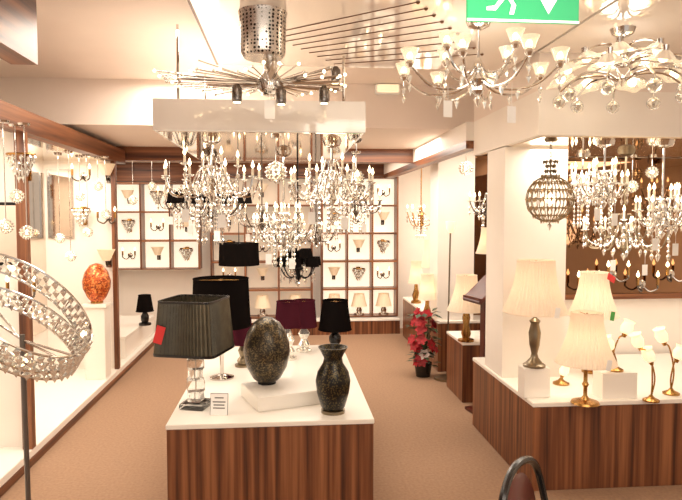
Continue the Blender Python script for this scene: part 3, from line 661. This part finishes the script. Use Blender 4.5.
for i in range(36):
    an = random.uniform(PI*.85, PI*2.1); h = random.uniform(14, 66); r = (15-abs(h-40)*.2)*u*random.uniform(.65, 1)
    c_ = Vector((r*math.cos(an), r*math.sin(an), h*u)); nrm = Vector((math.cos(an), math.sin(an), .5)).normalized()
    m = MB(); aa = nrm.cross(Vector((0, 0, 1))).normalized(); bb = nrm.cross(aa)
    for k in range(6):
        g = 2*PI*k/6; petal(m, c_, (aa*math.cos(g)+bb*math.sin(g)+nrm*.25).normalized(), nrm, 6.5*u, 2.5*u)
    obj('flower', m, whitepetal if h < 28 and math.cos(an) > -.2 else redpetal, t, False)
# ---------------------------------------------------------------- exit sign
y = 1.66; a = P(467, 22, y=y); b = P(579, 22, y=y); w = b.x-a.x; h = w*.5
t = thing('exit_sign', 'green hanging exit sign with white running figure and arrow', 'sign', ((a.x+b.x)/2, y, (a.z+b.z)/2))
obj('board', bx(-w/2, w/2, 0, .012, 0, h, .002), greenm, t, False)
obj('border', bx(-w/2, w/2, -.001, 0, 0, .006), signw, t, False)
def flat(name, polys, mat):
    m = MB()
    for pl_ in polys: m.poly([(x_*w, -.002, z_*w) for x_, z_ in pl_])
    return obj(name, m, mat, t, False)
flat('running_figure', [[(-.16+.035*math.cos(k*PI/6), .37+.035*math.sin(k*PI/6)) for k in range(12)], [(-.2, .33), (-.12, .33), (-.13, .2), (-.2, .2)], [(-.2, .33), (-.2, .28), (-.3, .24), (-.3, .27)], [(-.13, .32), (-.05, .25), (-.06, .22), (-.14, .28)], [(-.2, .21), (-.15, .21), (-.25, .09), (-.33, .09), (-.33, .12), (-.26, .13)], [(-.16, .21), (-.12, .21), (-.07, .14), (-.09, .06), (-.13, .06), (-.11, .14)]], signw)
flat('arrow', [[(.19, .44), (.25, .44), (.25, .2), (.19, .2)], [(.13, .22), (.31, .22), (.22, .07)]], signw)
for sx in (-.35, .35): obj('hanger_rod', MB().tube([(sx*w, .006, h), (sx*w, .006, 2.5-t.location.z)], .004, 6), chrome, t)
q = P(387, 90, y=5.0)
t = thing('emergency_light', 'small white box fitting high on the ceiling beam', 'emergency light', (q.x, 5.0, q.z))
obj('housing', bx(-.1, .1, -.06, 0, -.04, .04, .008), paper, t, False); obj('diffuser', bx(-.085, .085, -.07, -.06, -.03, .03, .006), glassshade, t, False)
# ---------------------------------------------------------------- chair in the right foreground
q = P(530, 470, y=1.72)
t = thing('chair', 'black round-backed chair cut off at the bottom edge of the frame', 'chair', (q.x+.02, 1.72, 0), math.radians(52))
zt = q.z
obj('back_frame', MB().tube(cr([(-.2, -.02, .45), (-.2, .03, zt-.16), (-.15, .05, zt-.04), (0, .06, zt), (.15, .05, zt-.04), (.2, .03, zt-.16), (.2, -.02, .45)], 8), .012, 8), blackm, t)
obj('backrest', MB().lathe([(0, -.008), (.15, -.008), (.16, 0), (.15, .008), (0, .008)], (0, .045, zt-.19), 28, lambda a_: 1, Matrix.Rotation(PI/2-.1, 3, 'X')), mahog, t)
obj('seat', MB().box((0, -.22, .45), (.42, .42, .05), bev=.02), blackm, t)
for sx in (-1, 1):
    for yy in (-.4, -.04): obj('leg', MB().tube([(sx*.18, yy, .43), (sx*.2, yy+(.02 if yy > -.2 else -.02), 0)], .014, 8), blackm, t)
# ---------------------------------------------------------------- lights
light('AREA', (-.8, 4.2, 2.62), 40, .6, sy=1.4)
light('AREA', (1.2, .4, 2.45), 54, 2, sy=1.4)
light('AREA', (.9, 5.9, 2.28), 38, 1.0, sy=1.0)
light('AREA', (0, 7.5, 2.28), 50, 2.4, sy=1.2)
light('AREA', (-.1, 4.3, 2.02), 24, .7, sy=1.2)
light('AREA', (-1.98, 3.0, 2.1), 26, .4, sy=1.6)
light('AREA', (-1.98, 5.2, 2.1), 30, .4, sy=1.6)
light('AREA', (-1.95, 7.4, 2.28), 16, .5, sy=1.2)
light('AREA', (2.2, 3.95, 2.03), 34, 1.2, sy=.8)
light('AREA', (2.0, 7.2, 2.28), 30, .7, sy=1.4)
light('AREA', (1.95, 5.5, 2.28), 18, .6, sy=.7)
light('AREA', (.1, 1.2, 1.9), 32, 1.2, sy=1.0, rot=(PI, 0, 0))       # added fill aimed upward to brighten the near ceiling, no fitting
w = bpy.data.worlds.new('world'); S.world = w; w.use_nodes = True
w.node_tree.nodes['Background'].inputs['Color'].default_value = (1, .91, .82, 1); w.node_tree.nodes['Background'].inputs['Strength'].default_value = .88
# ---------------------------------------------------------------- camera
cd = bpy.data.cameras.new('camera'); cd.lens = F/682*36; cd.sensor_width = 36; cd.clip_start = .05
co = bpy.data.objects.new('camera', cd); C.objects.link(co); co.location = CAM; co.rotation_euler = EUL; S.camera = co
